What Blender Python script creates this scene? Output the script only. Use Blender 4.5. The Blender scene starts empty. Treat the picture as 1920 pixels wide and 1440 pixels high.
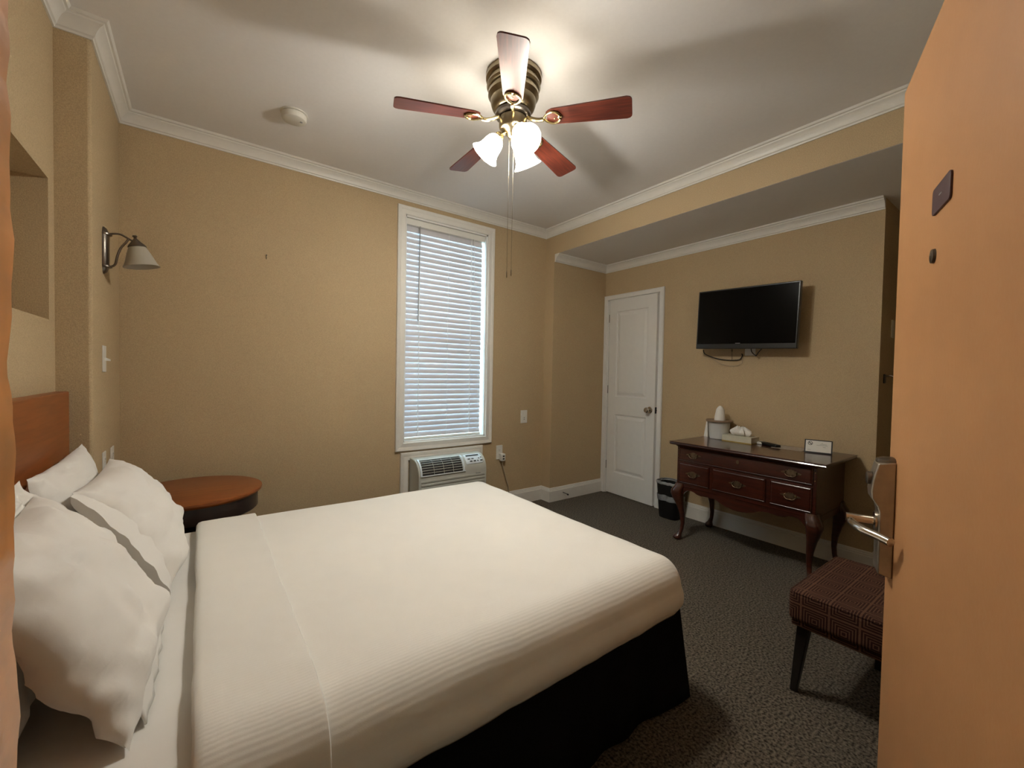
import bpy, bmesh, math, random
from math import sin, cos, pi, radians, hypot
from mathutils import Matrix, Vector, noise
random.seed(7)
scene = bpy.context.scene
C = scene.collection

# ------------------------------------------------------------ camera, world, exposure
CAM_H = 1.25
def cam_matrix(yaw, pitch, roll):
    Y = Matrix(((cos(yaw), -sin(yaw), 0), (sin(yaw), cos(yaw), 0), (0, 0, 1)))
    P = Matrix(((1, 0, 0), (0, cos(pitch), -sin(pitch)), (0, sin(pitch), cos(pitch))))
    B = Matrix(((1, 0, 0), (0, 0, 1), (0, -1, 0)))
    R = Matrix(((cos(roll), -sin(roll), 0), (sin(roll), cos(roll), 0), (0, 0, 1)))
    return Y @ P @ B @ R @ Matrix(((1, 0, 0), (0, -1, 0), (0, 0, -1)))
cam = bpy.data.cameras.new('camera'); cam_o = bpy.data.objects.new('camera', cam); C.objects.link(cam_o)
cam.sensor_width = 36; cam.lens = 788.62 / 1920 * 36; cam.clip_start = 0.02; cam.clip_end = 200
cam_o.matrix_world = Matrix.Translation((0, 0, CAM_H)) @ cam_matrix(-0.638429, -0.0247663, -0.0187664).to_4x4()
scene.camera = cam_o

scene.view_settings.view_transform = 'Standard'
scene.view_settings.look = 'None'
scene.view_settings.gamma = 1
scene.view_settings.use_curve_mapping = False
scene.view_settings.exposure = 1.22

w = bpy.data.worlds.new('world'); scene.world = w; w.use_nodes = True
bg = w.node_tree.nodes['Background']
bg.inputs[0].default_value = (0.55, 0.86, 1.0, 1); bg.inputs[1].default_value = 5.5
LAMP_W = 8.0            # each of the three bulbs of the ceiling fan
LAMP_COL = (1.0, 0.985, 0.91)

# ------------------------------------------------------------ materials
MATS = {}
def mat(name, col, rough=0.6, metal=0.0, spec=0.5, coat=0.0, noise_s=None, noise_amt=0.0, bump=0.0, bump_s=None,
        stretch=None, col2=None, trans=0.0, emit=None, emit_s=0.0, sheen=0.0, detail=4.0, coat_rough=0.1, alpha=1.0):
    m = bpy.data.materials.new(name); m.use_nodes = True
    nt = m.node_tree; N = nt.nodes; L = nt.links
    b = N['Principled BSDF']
    b.inputs['Base Color'].default_value = (*col, 1)
    b.inputs['Roughness'].default_value = rough
    b.inputs['Metallic'].default_value = metal
    b.inputs['Specular IOR Level'].default_value = spec
    b.inputs['Coat Weight'].default_value = coat
    b.inputs['Coat Roughness'].default_value = coat_rough
    b.inputs['Transmission Weight'].default_value = trans
    b.inputs['Sheen Weight'].default_value = sheen
    if emit: b.inputs['Emission Color'].default_value = (*emit, 1); b.inputs['Emission Strength'].default_value = emit_s
    tc = N.new('ShaderNodeTexCoord'); mp = N.new('ShaderNodeMapping')
    L.new(tc.outputs['Object'], mp.inputs[0])
    if stretch: mp.inputs['Scale'].default_value = stretch
    s = noise_s or 30.0
    tx = N.new('ShaderNodeTexNoise'); tx.inputs['Scale'].default_value = s; tx.inputs['Detail'].default_value = detail
    L.new(mp.outputs[0], tx.inputs[0])
    c2 = col2 or tuple(c * (1 - noise_amt) for c in col)
    cr = N.new('ShaderNodeMix'); cr.data_type = 'RGBA'
    cr.inputs[6].default_value = (*col, 1); cr.inputs[7].default_value = (*c2, 1)
    mr = N.new('ShaderNodeMapRange'); mr.inputs[1].default_value = .35; mr.inputs[2].default_value = .65
    L.new(tx.outputs[0], mr.inputs[0]); L.new(mr.outputs[0], cr.inputs[0])
    L.new(cr.outputs[2], b.inputs['Base Color'])
    if bump:
        bt = N.new('ShaderNodeTexNoise'); bt.inputs['Scale'].default_value = bump_s or s; bt.inputs['Detail'].default_value = 3
        L.new(mp.outputs[0], bt.inputs[0])
        bp = N.new('ShaderNodeBump'); bp.inputs['Strength'].default_value = bump; bp.inputs['Distance'].default_value = .004
        L.new(bt.outputs[0], bp.inputs['Height']); L.new(bp.outputs[0], b.inputs['Normal'])
    MATS[name] = m
    return m

def wood(name, c1, c2, axis=0, rough=0.35, coat=0.3, spec=.5, scale=1.0, coat_rough=.12):
    st = [14.0 * scale] * 3; st[axis] = 1.0 * scale
    return mat(name, c1, rough=rough, coat=coat, spec=spec, noise_s=5.0, col2=c2, stretch=tuple(st), detail=8, coat_rough=coat_rough)

M_wall = mat('wallpaper', (0.535, 0.405, 0.242), rough=.75, noise_s=240, noise_amt=.22, bump=.35, bump_s=320, spec=.3)
M_ceil = mat('ceiling_paint', (0.80, 0.78, 0.765), rough=.85, noise_s=60, noise_amt=.02, bump=.08, bump_s=120, spec=.2)
M_trim = mat('trim_paint', (0.74, 0.72, 0.67), rough=.4, noise_s=20, noise_amt=.03, spec=.4)
M_white = mat('white_paint', (0.78, 0.77, 0.74), rough=.38, noise_s=20, noise_amt=.02, bump=.04, bump_s=200, spec=.4)
M_carpet = mat('carpet', (0.016, 0.012, 0.008), rough=1, noise_s=105, col2=(0.150, 0.122, 0.088), bump=1.0, bump_s=150, spec=.05, sheen=.1, detail=5)
M_sheet = mat('bed_sheet_cotton', (0.76, 0.735, 0.69), rough=.85, noise_s=8, noise_amt=.03, bump=.06, bump_s=500, spec=.15, sheen=.1)
M_spread = mat('bedspread_cotton', (0.77, 0.745, 0.69), rough=.85, noise_s=8, noise_amt=.02, bump=.05, bump_s=600, spec=.15, sheen=.1)
def ripple(m):
    nt = m.node_tree; N = nt.nodes; L = nt.links; b = N['Principled BSDF']
    old = b.inputs['Normal'].links[0].from_node
    tc = N.new('ShaderNodeTexCoord'); wv = N.new('ShaderNodeTexWave'); wv.bands_direction = 'Y'; wv.inputs['Scale'].default_value = 34; wv.inputs['Distortion'].default_value = 2.2
    wv.inputs['Detail'].default_value = 1.5; wv.inputs['Detail Scale'].default_value = .35
    bp = N.new('ShaderNodeBump'); bp.inputs['Strength'].default_value = .10; bp.inputs['Distance'].default_value = .003
    L.new(tc.outputs['Object'], wv.inputs[0]); L.new(wv.outputs['Fac'], bp.inputs['Height']); L.new(old.outputs[0], bp.inputs['Normal']); L.new(bp.outputs[0], b.inputs['Normal'])
ripple(M_spread)
M_pillow = mat('pillow_cotton', (0.78, 0.755, 0.71), rough=.85, noise_s=8, noise_amt=.02, bump=.04, bump_s=400, spec=.15, sheen=.1)
M_skirt = mat('black_skirt', (0.006, 0.006, 0.007), rough=.95, noise_s=200, noise_amt=.3, bump=.2, spec=.1)
M_headb = wood('orange_wood', (0.27, 0.078, 0.016), (0.20, 0.056, 0.011), axis=1, rough=.40, coat=.08, spec=.3, coat_rough=.3)
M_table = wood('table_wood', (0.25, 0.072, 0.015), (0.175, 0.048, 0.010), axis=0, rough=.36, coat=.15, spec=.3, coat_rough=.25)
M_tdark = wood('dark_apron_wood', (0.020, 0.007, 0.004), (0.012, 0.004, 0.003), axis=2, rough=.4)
M_cherry = wood('cherry_wood', (0.058, 0.011, 0.005), (0.030, 0.006, 0.003), axis=1, rough=.28, coat=.6, coat_rough=.08)
M_blade = wood('blade_wood', (0.13, 0.026, 0.013), (0.065, 0.013, 0.008), axis=0, rough=.42, coat=.22, scale=1.6, coat_rough=.28)
M_brass = mat('antique_brass', (0.36, 0.30, 0.20), rough=.28, metal=1, noise_s=12, noise_amt=.2)
M_brassb = mat('bright_brass', (0.60, 0.50, 0.28), rough=.22, metal=1, noise_s=12, noise_amt=.1)
M_pewter = mat('pewter', (0.20, 0.175, 0.15), rough=.32, metal=1, noise_s=20, noise_amt=.2)
M_dbrass = mat('drawer_brass', (0.27, 0.20, 0.13), rough=.38, metal=1, noise_s=40, noise_amt=.3)
M_nickel = mat('nickel', (0.62, 0.58, 0.53), rough=.18, metal=1, noise_s=20, noise_amt=.05)
M_lock = mat('lock_metal', (0.45, 0.40, 0.34), rough=.38, metal=1, noise_s=60, noise_amt=.1)
M_opal = mat('opal_glass', (0.55, 0.51, 0.43), rough=.3, noise_s=5, noise_amt=.03, trans=.25)
M_tan = mat('door_paint_orange', (0.52, 0.262, 0.112), rough=.42, noise_s=6, noise_amt=.06, bump=.1, bump_s=90, spec=.35)
M_jamb = mat('jamb_paint_orange', (0.80, 0.31, 0.07), rough=.3, noise_s=40, noise_amt=.35, bump=.5, bump_s=60, spec=.5)
M_plaque = mat('plaque_maroon', (0.065, 0.025, 0.030), rough=.5, noise_s=100, noise_amt=.2)
M_black = mat('black_plastic', (0.008, 0.008, 0.009), rough=.35, noise_s=100, noise_amt=.1)
M_screen = mat('tv_screen', (0.003, 0.003, 0.003), rough=.15, noise_s=10, noise_amt=.05, spec=.08)
M_bezel = mat('tv_bezel', (0.016, 0.017, 0.018), rough=.3, noise_s=10, noise_amt=.05)
M_mark = mat('pale_marking', (0.30, 0.30, 0.30), rough=.5, noise_s=10, noise_amt=.02)
M_cable = mat('black_cable', (0.01, 0.008, 0.007), rough=.5, noise_s=10, noise_amt=.1)
M_tcable = mat('tan_cable', (0.42, 0.34, 0.24), rough=.5, noise_s=10, noise_amt=.1)
M_plate = mat('white_plastic', (0.74, 0.73, 0.68), rough=.35, noise_s=10, noise_amt=.02)
M_slot = mat('dark_slot', (0.012, 0.012, 0.012), rough=.6, noise_s=10, noise_amt=.1)
M_ac = mat('ac_plastic', (0.50, 0.50, 0.45), rough=.4, noise_s=10, noise_amt=.03)
M_acp = mat('ac_panel', (0.68, 0.74, 0.78), rough=.3, noise_s=10, noise_amt=.02)
M_slat = mat("blind_slat", (0.63, 0.62, 0.66), rough=.45, noise_s=10, noise_amt=.02)
M_cord_light = mat('blind_cord_hole_light', (0.95, 0.95, 0.95), rough=.8, noise_s=50, noise_amt=.05)  # near-white: real cords, brightened to imitate daylight through the cord holes
M_bucket = mat('bucket_plastic', (0.62, 0.63, 0.62), rough=.4, noise_s=10, noise_amt=.03)
M_tray = mat('tray_brown', (0.30, 0.21, 0.14), rough=.45, noise_s=30, noise_amt=.1)
M_box = mat('tissue_carton', (0.56, 0.53, 0.42), rough=.6, noise_s=30, noise_amt=.08)
M_gold = mat('carton_gold', (0.42, 0.30, 0.08), rough=.5, noise_s=30, noise_amt=.1)
M_tissue = mat('tissue_paper', (0.80, 0.78, 0.74), rough=.9, noise_s=30, noise_amt=.02)
M_paper = mat('paper', (0.42, 0.36, 0.29), rough=.6, noise_s=60, noise_amt=.15)
M_card = mat('card_white', (0.72, 0.71, 0.66), rough=.5, noise_s=30, noise_amt=.03)
M_ink = mat('ink', (0.05, 0.05, 0.05), rough=.6, noise_s=30, noise_amt=.03)
M_inkp = mat('pale_ink', (0.30, 0.31, 0.27), rough=.6, noise_s=30, noise_amt=.03)
M_bag = mat('bag_film', (0.30, 0.31, 0.32), rough=.35, noise_s=25, noise_amt=.4, bump=.6, bump_s=40)
M_leg = mat('black_leg', (0.010, 0.008, 0.007), rough=.35, noise_s=30, noise_amt=.1)
M_light_block = mat('light_block_paint', (0.45, 0.35, 0.24), rough=.8, noise_s=60, noise_amt=.03)  # for the unseen shell added to block world light
M_smoke = mat('detector_plastic', (0.66, 0.63, 0.56), rough=.5, noise_s=10, noise_amt=.02)

def glass_mat():
    m = bpy.data.materials.new('window_glass'); m.use_nodes = True
    nt = m.node_tree; nt.nodes.clear()
    o = nt.nodes.new('ShaderNodeOutputMaterial'); t = nt.nodes.new('ShaderNodeBsdfTransparent'); g = nt.nodes.new('ShaderNodeBsdfGlossy')
    x = nt.nodes.new('ShaderNodeMixShader'); n = nt.nodes.new('ShaderNodeTexNoise'); mr = nt.nodes.new('ShaderNodeMapRange')
    n.inputs['Scale'].default_value = 3
    mr.inputs[3].default_value = .05; mr.inputs[4].default_value = .08
    nt.links.new(n.outputs[0], mr.inputs[0]); nt.links.new(mr.outputs[0], x.inputs[0])
    g.inputs['Roughness'].default_value = .02
    nt.links.new(t.outputs[0], x.inputs[1]); nt.links.new(g.outputs[0], x.inputs[2]); nt.links.new(x.outputs[0], o.inputs[0])
    return m
M_glass = glass_mat()

def lit_shade_mat():
    """frosted glass shade with a burning bulb inside: it gives off light"""
    m = mat('lit_frosted_glass', (0.85, 0.80, 0.72), rough=.35, noise_s=4, noise_amt=.02)
    b = m.node_tree.nodes['Principled BSDF']
    b.inputs['Emission Color'].default_value = (1.0, 0.92, 0.77, 1)
    b.inputs['Emission Strength'].default_value = 11.0
    return m
M_lit = lit_shade_mat()
M_bulb = mat('bulb', (1, 1, 1), rough=.5, noise_s=4, noise_amt=.01, emit=LAMP_COL, emit_s=30)

def chair_fabric():
    m = mat('chair_fabric', (0.060, 0.022, 0.014), rough=.85, noise_s=300, noise_amt=.3, bump=.3, spec=.2)
    nt = m.node_tree; N = nt.nodes; L = nt.links; b = N['Principled BSDF']
    tc = N.new('ShaderNodeTexCoord'); mp = N.new('ShaderNodeMapping'); mp.inputs['Scale'].default_value = (11, 11, 11); mp.inputs['Location'].default_value = (.525, .618, -.1)
    L.new(tc.outputs['Object'], mp.inputs[0])
    # nested square rings inside square cells
    fr = N.new('ShaderNodeVectorMath'); fr.operation = 'FRACTION'; L.new(mp.outputs[0], fr.inputs[0])
    sb = N.new('ShaderNodeVectorMath'); sb.operation = 'SUBTRACT'; sb.inputs[1].default_value = (.5, .5, .5); L.new(fr.outputs[0], sb.inputs[0])
    ab = N.new('ShaderNodeVectorMath'); ab.operation = 'ABSOLUTE'; L.new(sb.outputs[0], ab.inputs[0])
    sx = N.new('ShaderNodeSeparateXYZ'); L.new(ab.outputs[0], sx.inputs[0])
    mx = N.new('ShaderNodeMath'); mx.operation = 'MAXIMUM'; L.new(sx.outputs[0], mx.inputs[0]); L.new(sx.outputs[1], mx.inputs[1])
    mx2 = N.new('ShaderNodeMath'); mx2.operation = 'MAXIMUM'; L.new(mx.outputs[0], mx2.inputs[0]); L.new(sx.outputs[2], mx2.inputs[1])
    mul = N.new('ShaderNodeMath'); mul.operation = 'MULTIPLY'; mul.inputs[1].default_value = 10; L.new(mx2.outputs[0], mul.inputs[0])
    f2 = N.new('ShaderNodeMath'); f2.operation = 'FRACT'; L.new(mul.outputs[0], f2.inputs[0])
    gt = N.new('ShaderNodeMath'); gt.operation = 'GREATER_THAN'; gt.inputs[1].default_value = .62; L.new(f2.outputs[0], gt.inputs[0])
    mix = N.new('ShaderNodeMix'); mix.data_type = 'RGBA'; mix.inputs[6].default_value = (0.028, 0.009, 0.006, 1); mix.inputs[7].default_value = (0.105, 0.050, 0.028, 1)
    L.new(gt.outputs[0], mix.inputs[0]); L.new(mix.outputs[2], b.inputs['Base Color'])
    return m
M_fabric = chair_fabric()

# ------------------------------------------------------------ mesh helpers
class MB:
    def __init__(s): s.v = []; s.f = []
    def add(s, vs, fs):
        o = len(s.v); s.v += [tuple(p) for p in vs]; s.f += [tuple(i + o for i in f) for f in fs]; return s
    def box(s, x0, x1, y0, y1, z0, z1):
        return s.add([(x0, y0, z0), (x1, y0, z0), (x1, y1, z0), (x0, y1, z0), (x0, y0, z1), (x1, y0, z1), (x1, y1, z1), (x0, y1, z1)],
                     [(0, 3, 2, 1), (4, 5, 6, 7), (0, 1, 5, 4), (1, 2, 6, 5), (2, 3, 7, 6), (3, 0, 4, 7)])
    def loft(s, rings, cap=True, closed=True):
        n = len(rings[0]); vs = [p for r in rings for p in r]; fs = []
        for i in range(len(rings) - 1):
            for j in range(n if closed else n - 1):
                k = (j + 1) % n
                fs.append((i * n + j, i * n + k, (i + 1) * n + k, (i + 1) * n + j))
        if cap and closed:
            fs.append(tuple(range(n - 1, -1, -1))); fs.append(tuple((len(rings) - 1) * n + j for j in range(n)))
        return s.add(vs, fs)
    def lathe(s, prof, seg=32, c=(0, 0, 0), axis=None, cap=True):
        """prof: (radius, height) along +z or along axis vector"""
        A = Vector(axis or (0, 0, 1)).normalized(); q = Vector((0, 0, 1)).rotation_difference(A)
        rings = [[Vector(c) + q @ Vector((r * cos(2 * pi * j / seg), r * sin(2 * pi * j / seg), h)) for j in range(seg)] for r, h in prof]
        return s.loft(rings, cap)
    def tube(s, pts, r, seg=10, cap=True):
        pts = [Vector(p) for p in pts]; n = len(pts)
        rs = r if isinstance(r, (list, tuple)) else [r] * n
        rings = []; up = None
        for i, p in enumerate(pts):
            t = (pts[min(i + 1, n - 1)] - pts[max(i - 1, 0)]).normalized()
            if up is None:
                up = Vector((0, 0, 1)) if abs(t.z) < .9 else Vector((1, 0, 0))
            a = t.cross(up).normalized(); b = a.cross(t).normalized(); up = b
            rings.append([p + (a * cos(2 * pi * j / seg) + b * sin(2 * pi * j / seg)) * rs[i] for j in range(seg)])
        return s.loft(rings, cap)
    def prism(s, poly, fn, d0, d1):
        """poly of 2D points; fn(a,b,d)->3D"""
        n = len(poly)
        return s.loft([[fn(a, b, d0) for a, b in poly], [fn(a, b, d1) for a, b in poly]])
    def xf(s, M):
        s.v = [tuple(M @ Vector(p)) for p in s.v]; return s

def spline(pts, n=8):
    """Catmull-Rom"""
    P = [Vector(p) for p in pts]; out = []
    for i in range(len(P) - 1):
        a = P[max(i - 1, 0)]; b = P[i]; c = P[i + 1]; d = P[min(i + 2, len(P) - 1)]
        for k in range(n):
            t = k / n
            out.append(.5 * ((2 * b) + (c - a) * t + (2 * a - 5 * b + 4 * c - d) * t * t + (3 * b - a - 3 * c + d) * t ** 3))
    out.append(P[-1]); return out

def wm(o):
    m = Matrix.LocRotScale(o.location, o.rotation_euler, None)
    return wm(o.parent) @ m if o.parent else m

def obj(name, mb, m, parent=None, world=False, bevel=0, seg=2, smooth=35, sub=0, solid=0):
    """one mesh object; world=True: the coordinates are room coordinates, converted into the parent's frame"""
    if world and parent is not None:
        mb.xf(wm(parent).inverted())
    me = bpy.data.meshes.new(name); me.from_pydata(mb.v, [], mb.f); me.update()
    bm = bmesh.new(); bm.from_mesh(me)
    bmesh.ops.recalc_face_normals(bm, faces=bm.faces)
    for f in bm.faces: f.smooth = True
    lim = radians(smooth)
    for e in bm.edges:
        e.smooth = not (len(e.link_faces) == 2 and e.calc_face_angle(0) > lim)
    bm.to_mesh(me); bm.free()
    me.materials.append(m)
    o = bpy.data.objects.new(name, me); C.objects.link(o)
    if parent is not None: o.parent = parent
    if solid:
        md = o.modifiers.new('solid', 'SOLIDIFY'); md.thickness = solid; md.offset = 0
    if bevel:
        md = o.modifiers.new('bevel', 'BEVEL'); md.width = bevel; md.segments = seg; md.limit_method = 'ANGLE'; md.angle_limit = radians(40)
        md.harden_normals = False
    if sub:
        md = o.modifiers.new('sub', 'SUBSURF'); md.levels = sub; md.render_levels = sub
    return o

def thing(name, label, cat, loc=(0, 0, 0), rz=0, group=None):
    o = bpy.data.objects.new(name, None); C.objects.link(o); o.empty_display_size = .1
    o.location = loc; o.rotation_euler = (0, 0, rz)
    return tag(o, label, cat, group)
def tag(o, label, cat, group=None):
    o['label'] = label; o['category'] = cat
    if group: o['group'] = group
    return o
def struct(name, mb, m, label=None, parent=None, **k):
    o = obj(name, mb, m, parent, **k)
    if parent is None: o['kind'] = 'structure'
    if label: o['label'] = label
    return o
def sempty(name, label, loc=(0, 0, 0), rz=0):
    o = bpy.data.objects.new(name, None); C.objects.link(o); o.location = loc; o.rotation_euler = (0, 0, rz)
    o['kind'] = 'structure'; o['label'] = label; return o
def text_mesh(body, size):
    cu = bpy.data.curves.new('t', 'FONT'); cu.body = body; cu.size = size; cu.extrude = .0004; cu.align_x = 'CENTER'; cu.align_y = 'CENTER'
    o = bpy.data.objects.new('t', cu); C.objects.link(o)
    me = bpy.data.meshes.new_from_object(o.evaluated_get(bpy.context.evaluated_depsgraph_get()))
    mb = MB().add([tuple(v.co) for v in me.vertices], [tuple(p.vertices) for p in me.polygons])
    bpy.data.objects.remove(o); bpy.data.meshes.remove(me)
    return mb
def sweep(path, prof, closed=False):
    """path: xy points with the room on the right-hand side; prof: (offset into the room, z). mitred"""
    n = len(path); rings = []
    for i in range(n):
        p = Vector(path[i])
        ds = []
        if i > 0 or closed: ds.append((p - Vector(path[i - 1])).normalized())
        if i < n - 1 or closed: ds.append((Vector(path[(i + 1) % n]) - p).normalized())
        ns = [Vector((d.y, -d.x)) for d in ds]
        m = sum(ns, Vector((0, 0))).normalized(); k = 1 / max(m.dot(ns[0]), .2)
        rings.append([(p.x + m.x * a * k, p.y + m.y * a * k, z) for a, z in prof])
    mb = MB()
    if closed: rings.append(rings[0])
    return mb.loft(rings, cap=not closed)

# ------------------------------------------------------------ room shell
XP = -0.36      # pier wall with the sconce
XH = -0.468     # recessed wall behind the bed
YP = 2.455      # pier face
YB = 3.18       # window wall
XB = 2.75       # beam face
YA = 3.055      # far wall of the recess on the right
XR = 3.495      # wall with the television
YE = 0.765      # where that wall ends
ZC = 2.655; ZA = 2.41
YN = 0.0        # near wall
XE = 4.6

struct('floor', MB().box(-1.2, XE + .1, -1.6, 3.5, -.06, 0), M_carpet, 'dark brown flecked carpet over the whole floor')
struct('ceiling', MB().box(-.8, XB + .002, -.15, 3.4, ZC, ZC + .1), M_ceil, 'pale grey painted ceiling above the fan')
struct('ceiling_recess', MB().box(XB + .004, XE + .1, -.15, 3.4, ZA, ZA + .1), M_ceil, 'lower grey ceiling of the recess behind the beam')
struct('wall_beam', MB().box(XB, XB + .14, -.15, YB + .1, ZA + .001, ZC + .1).box(XB, XB + .14, YA, YB + .1, 0, ZA + .001), M_wall, 'tan papered beam face above the recess, running down as a narrow corner')
# window wall with opening
WX0, WX1, WZ0, WZ1 = 1.292, 2.062, .685, 2.478
mb = MB().box(-.8, WX0, YB, YB + .16, 0, ZC + .1).box(WX1, XB + .14, YB, YB + .16, 0, ZC + .1)
mb.box(WX0, WX1, YB, YB + .16, 0, WZ0).box(WX0, WX1, YB, YB + .16, WZ1, ZC + .1)
struct('wall_back', mb, M_wall, 'tan papered wall with the window')
struct('wall_recess', MB().box(XB + .14, XE + .1, YA, YA + .3, 0, ZA + .1), M_wall, 'narrow tan papered wall left of the white door')
# wall with TV, opening behind the closet door
DY0, DY1, DZ = 2.378, 3.008, 2.045
mb = MB().box(XR, XR + .12, YE, DY0, 0, ZA + .02).box(XR, XR + .12, DY1, YA + .1, 0, ZA + .02).box(XR, XR + .12, DY0, DY1, DZ, ZA + .02)
struct('wall_right', mb, M_wall, 'tan papered wall carrying the television')
struct('wall_return', MB().box(XR + .12, XE + .1, YE, YE + .1, 0, ZA + .02), M_wall, 'shaded tan wall turning away at the end of the television wall')
struct('wall_passage', MB().box(XE, XE + .1, -.15, YE + .1, 0, ZA + .02), M_wall)
struct('wall_closet', MB().box(XR + .9, XR + 1.0, YE + .1, YA + .2, 0, ZA + .02), M_wall)
# wall on the left: recess behind bed with a niche, then the pier
NY0, NY1, NZ0, NZ1, ND = 1.05, 2.375, 1.425, 1.965, .26
mb = MB().box(XH - .5, XH, .0, NY0, 0, ZC + .05).box(XH - .5, XH, NY1, YP, 0, ZC + .05)
mb.box(XH - .5, XH, NY0, NY1, 0, NZ0).box(XH - .5, XH, NY0, NY1, NZ1, ZC + .05).box(XH - .5, XH - ND, NY0, NY1, NZ0, NZ1)
struct('wall_left', mb, M_wall, 'tan papered wall behind the bed with a square niche')
struct('wall_pier', MB().box(XH - .5, XP, YP, YB + .1, 0, ZC + .05), M_wall, 'projecting tan wall carrying the wall lamp', bevel=.012)
# near wall (doorway beside the camera)
struct('wall_near', MB().box(.78, XE + .1, YN - .14, YN, 0, ZC + .05).box(-.8, .78, YN - .14, YN, 2.12, ZC + .05)
       .box(XH - .1, -.13, YN - .14, .17, 0, ZC + .05), M_wall)
# unseen hallway shell behind the camera, added to keep world light out
struct('wall_light_block', MB().box(-1.3, -1.2, -1.6, -.14, 0, ZC).box(-1.3, XE + .1, -1.7, -1.6, 0, ZC).box(XE, XE + .1, -1.6, -.14, 0, ZC), M_light_block)
struct('ceiling_light_block', MB().box(-1.3, XE + .1, -1.7, -.14, 2.5, 2.56), M_ceil)

# crown mouldings
def crown(z):
    return [(0, z - .072), (.007, z - .072), (.009, z - .064), (.015, z - .060), (.017, z - .052), (.022, z - .040), (.032, z - .026),
            (.044, z - .018), (.047, z - .012), (.055, z - .010), (.060, z - .004), (.062, z), (0, z)]
struct('trim_1', sweep([(XH, .17), (XH, YP), (XP, YP), (XP, YB), (XB, YB), (XB, YN), (-.13, YN), (-.13, .17)], crown(ZC), True), M_trim,
       'cream crown moulding round the main ceiling', smooth=25)
struct('trim_2', sweep([(XB + .005, YA), (XR, YA), (XR, YE)], crown(ZA)), M_trim, 'cream crown moulding under the lower ceiling above the television', smooth=25)
BP = [(0, 0), (.016, 0), (.016, .104), (.012, .110), (.012, .117), (.008, .121), (.007, .130), (.003, .135), (0, .135)]
struct('baseboard_back', sweep([(2.035, YB), (XB, YB), (XB, YA), (XR, YA)], BP), M_trim, 'cream baseboard under the window wall and round the corner', smooth=25)
struct('baseboard_right', sweep([(XR, 2.315), (XR, YE), (XE, YE)], BP), M_trim, 'cream baseboard behind the dresser', smooth=25)
struct('baseboard_left', sweep([(XH, .6), (XH, YP), (XP, YP), (XP, YB), (1.268, YB)], BP), M_trim, smooth=25)

# entry jamb right beside the camera
def jamb():
    prof = []
    mb = MB(); n = 500; rings = []
    for i in range(n + 1):
        z = 2.12 * i / n
        def w_(k, a): return a * noise.noise(Vector((k, 0, z * 90))) * (1.2 if z > 1.36 else .7) + a * .8 * noise.noise(Vector((k, 3, z * 30)))
        rings.append([(-.30, .05, z), (-.052, .05, z), (-.0425 + w_(1, .0014), .160 + w_(2, .001), z), (-.0422 + w_(1, .0014), .178, z), (-.050 + w_(4, .001), .186, z), (-.30, .186, z)])
    return mb.loft(rings)
struct('trim_3', jamb(), M_jamb, 'glossy orange painted door jamb at the left edge', smooth=60)

# ------------------------------------------------------------ window and blind
win = sempty('window_1', 'tall narrow window in a cream casing behind a closed white blind', (1.677, YB, WZ0))
def frame_mb(x0, x1, z0, z1, wd, fn, prof):
    """mitred picture-frame casing. prof: (across 0..1 from the inner edge, height)"""
    mb = MB(); n = len(prof)
    rings = []
    for cx, cz, sx, sz in ((x0, z0, -1, -1), (x1, z0, 1, -1), (x1, z1, 1, 1), (x0, z1, -1, 1), (x0, z0, -1, -1)):
        rings.append([fn(cx + sx * a * wd, cz + sz * a * wd, d) for a, d in prof])
    return mb.loft(rings, cap=False)
CP = [(0, 0), (0, .014), (.08, .018), (.2, .016), (.55, .014), (.7, .019), (.92, .022), (1, .018), (1, 0)]
struct('window_frame', frame_mb(WX0, WX1, WZ0, WZ1, .066, lambda x, z, d: (x, YB - d, z), CP), M_trim, parent=win, world=True, smooth=25)
# reveal + sash
mb = MB().box(WX0, WX0 + .012, YB, YB + .15, WZ0, WZ1).box(WX1 - .012, WX1, YB, YB + .15, WZ0, WZ1).box(WX0, WX1, YB, YB + .15, WZ0, WZ0 + .012).box(WX0, WX1, YB, YB + .15, WZ1 - .012, WZ1)
struct('window_reveal', mb, M_white, parent=win, world=True)
mb = MB()
for z0, z1, yy in ((WZ0 + .012, 1.60, .105), (1.56, WZ1 - .012, .125)):
    x0, x1 = WX0 + .012, WX1 - .012
    mb.box(x0, x0 + .03, YB + yy, YB + yy + .02, z0, z1).box(x1 - .03, x1, YB + yy, YB + yy + .02, z0, z1)
    mb.box(x0, x1, YB + yy, YB + yy + .02, z0, z0 + .035).box(x0, x1, YB + yy, YB + yy + .02, z1 - .035, z1)
struct('window_sash', mb, M_white, parent=win, world=True, bevel=.002)
struct('window_pane', MB().box(WX0 + .03, WX1 - .03, YB + .115, YB + .119, WZ0 + .03, WZ1 - .03), M_glass, parent=win, world=True)

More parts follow.
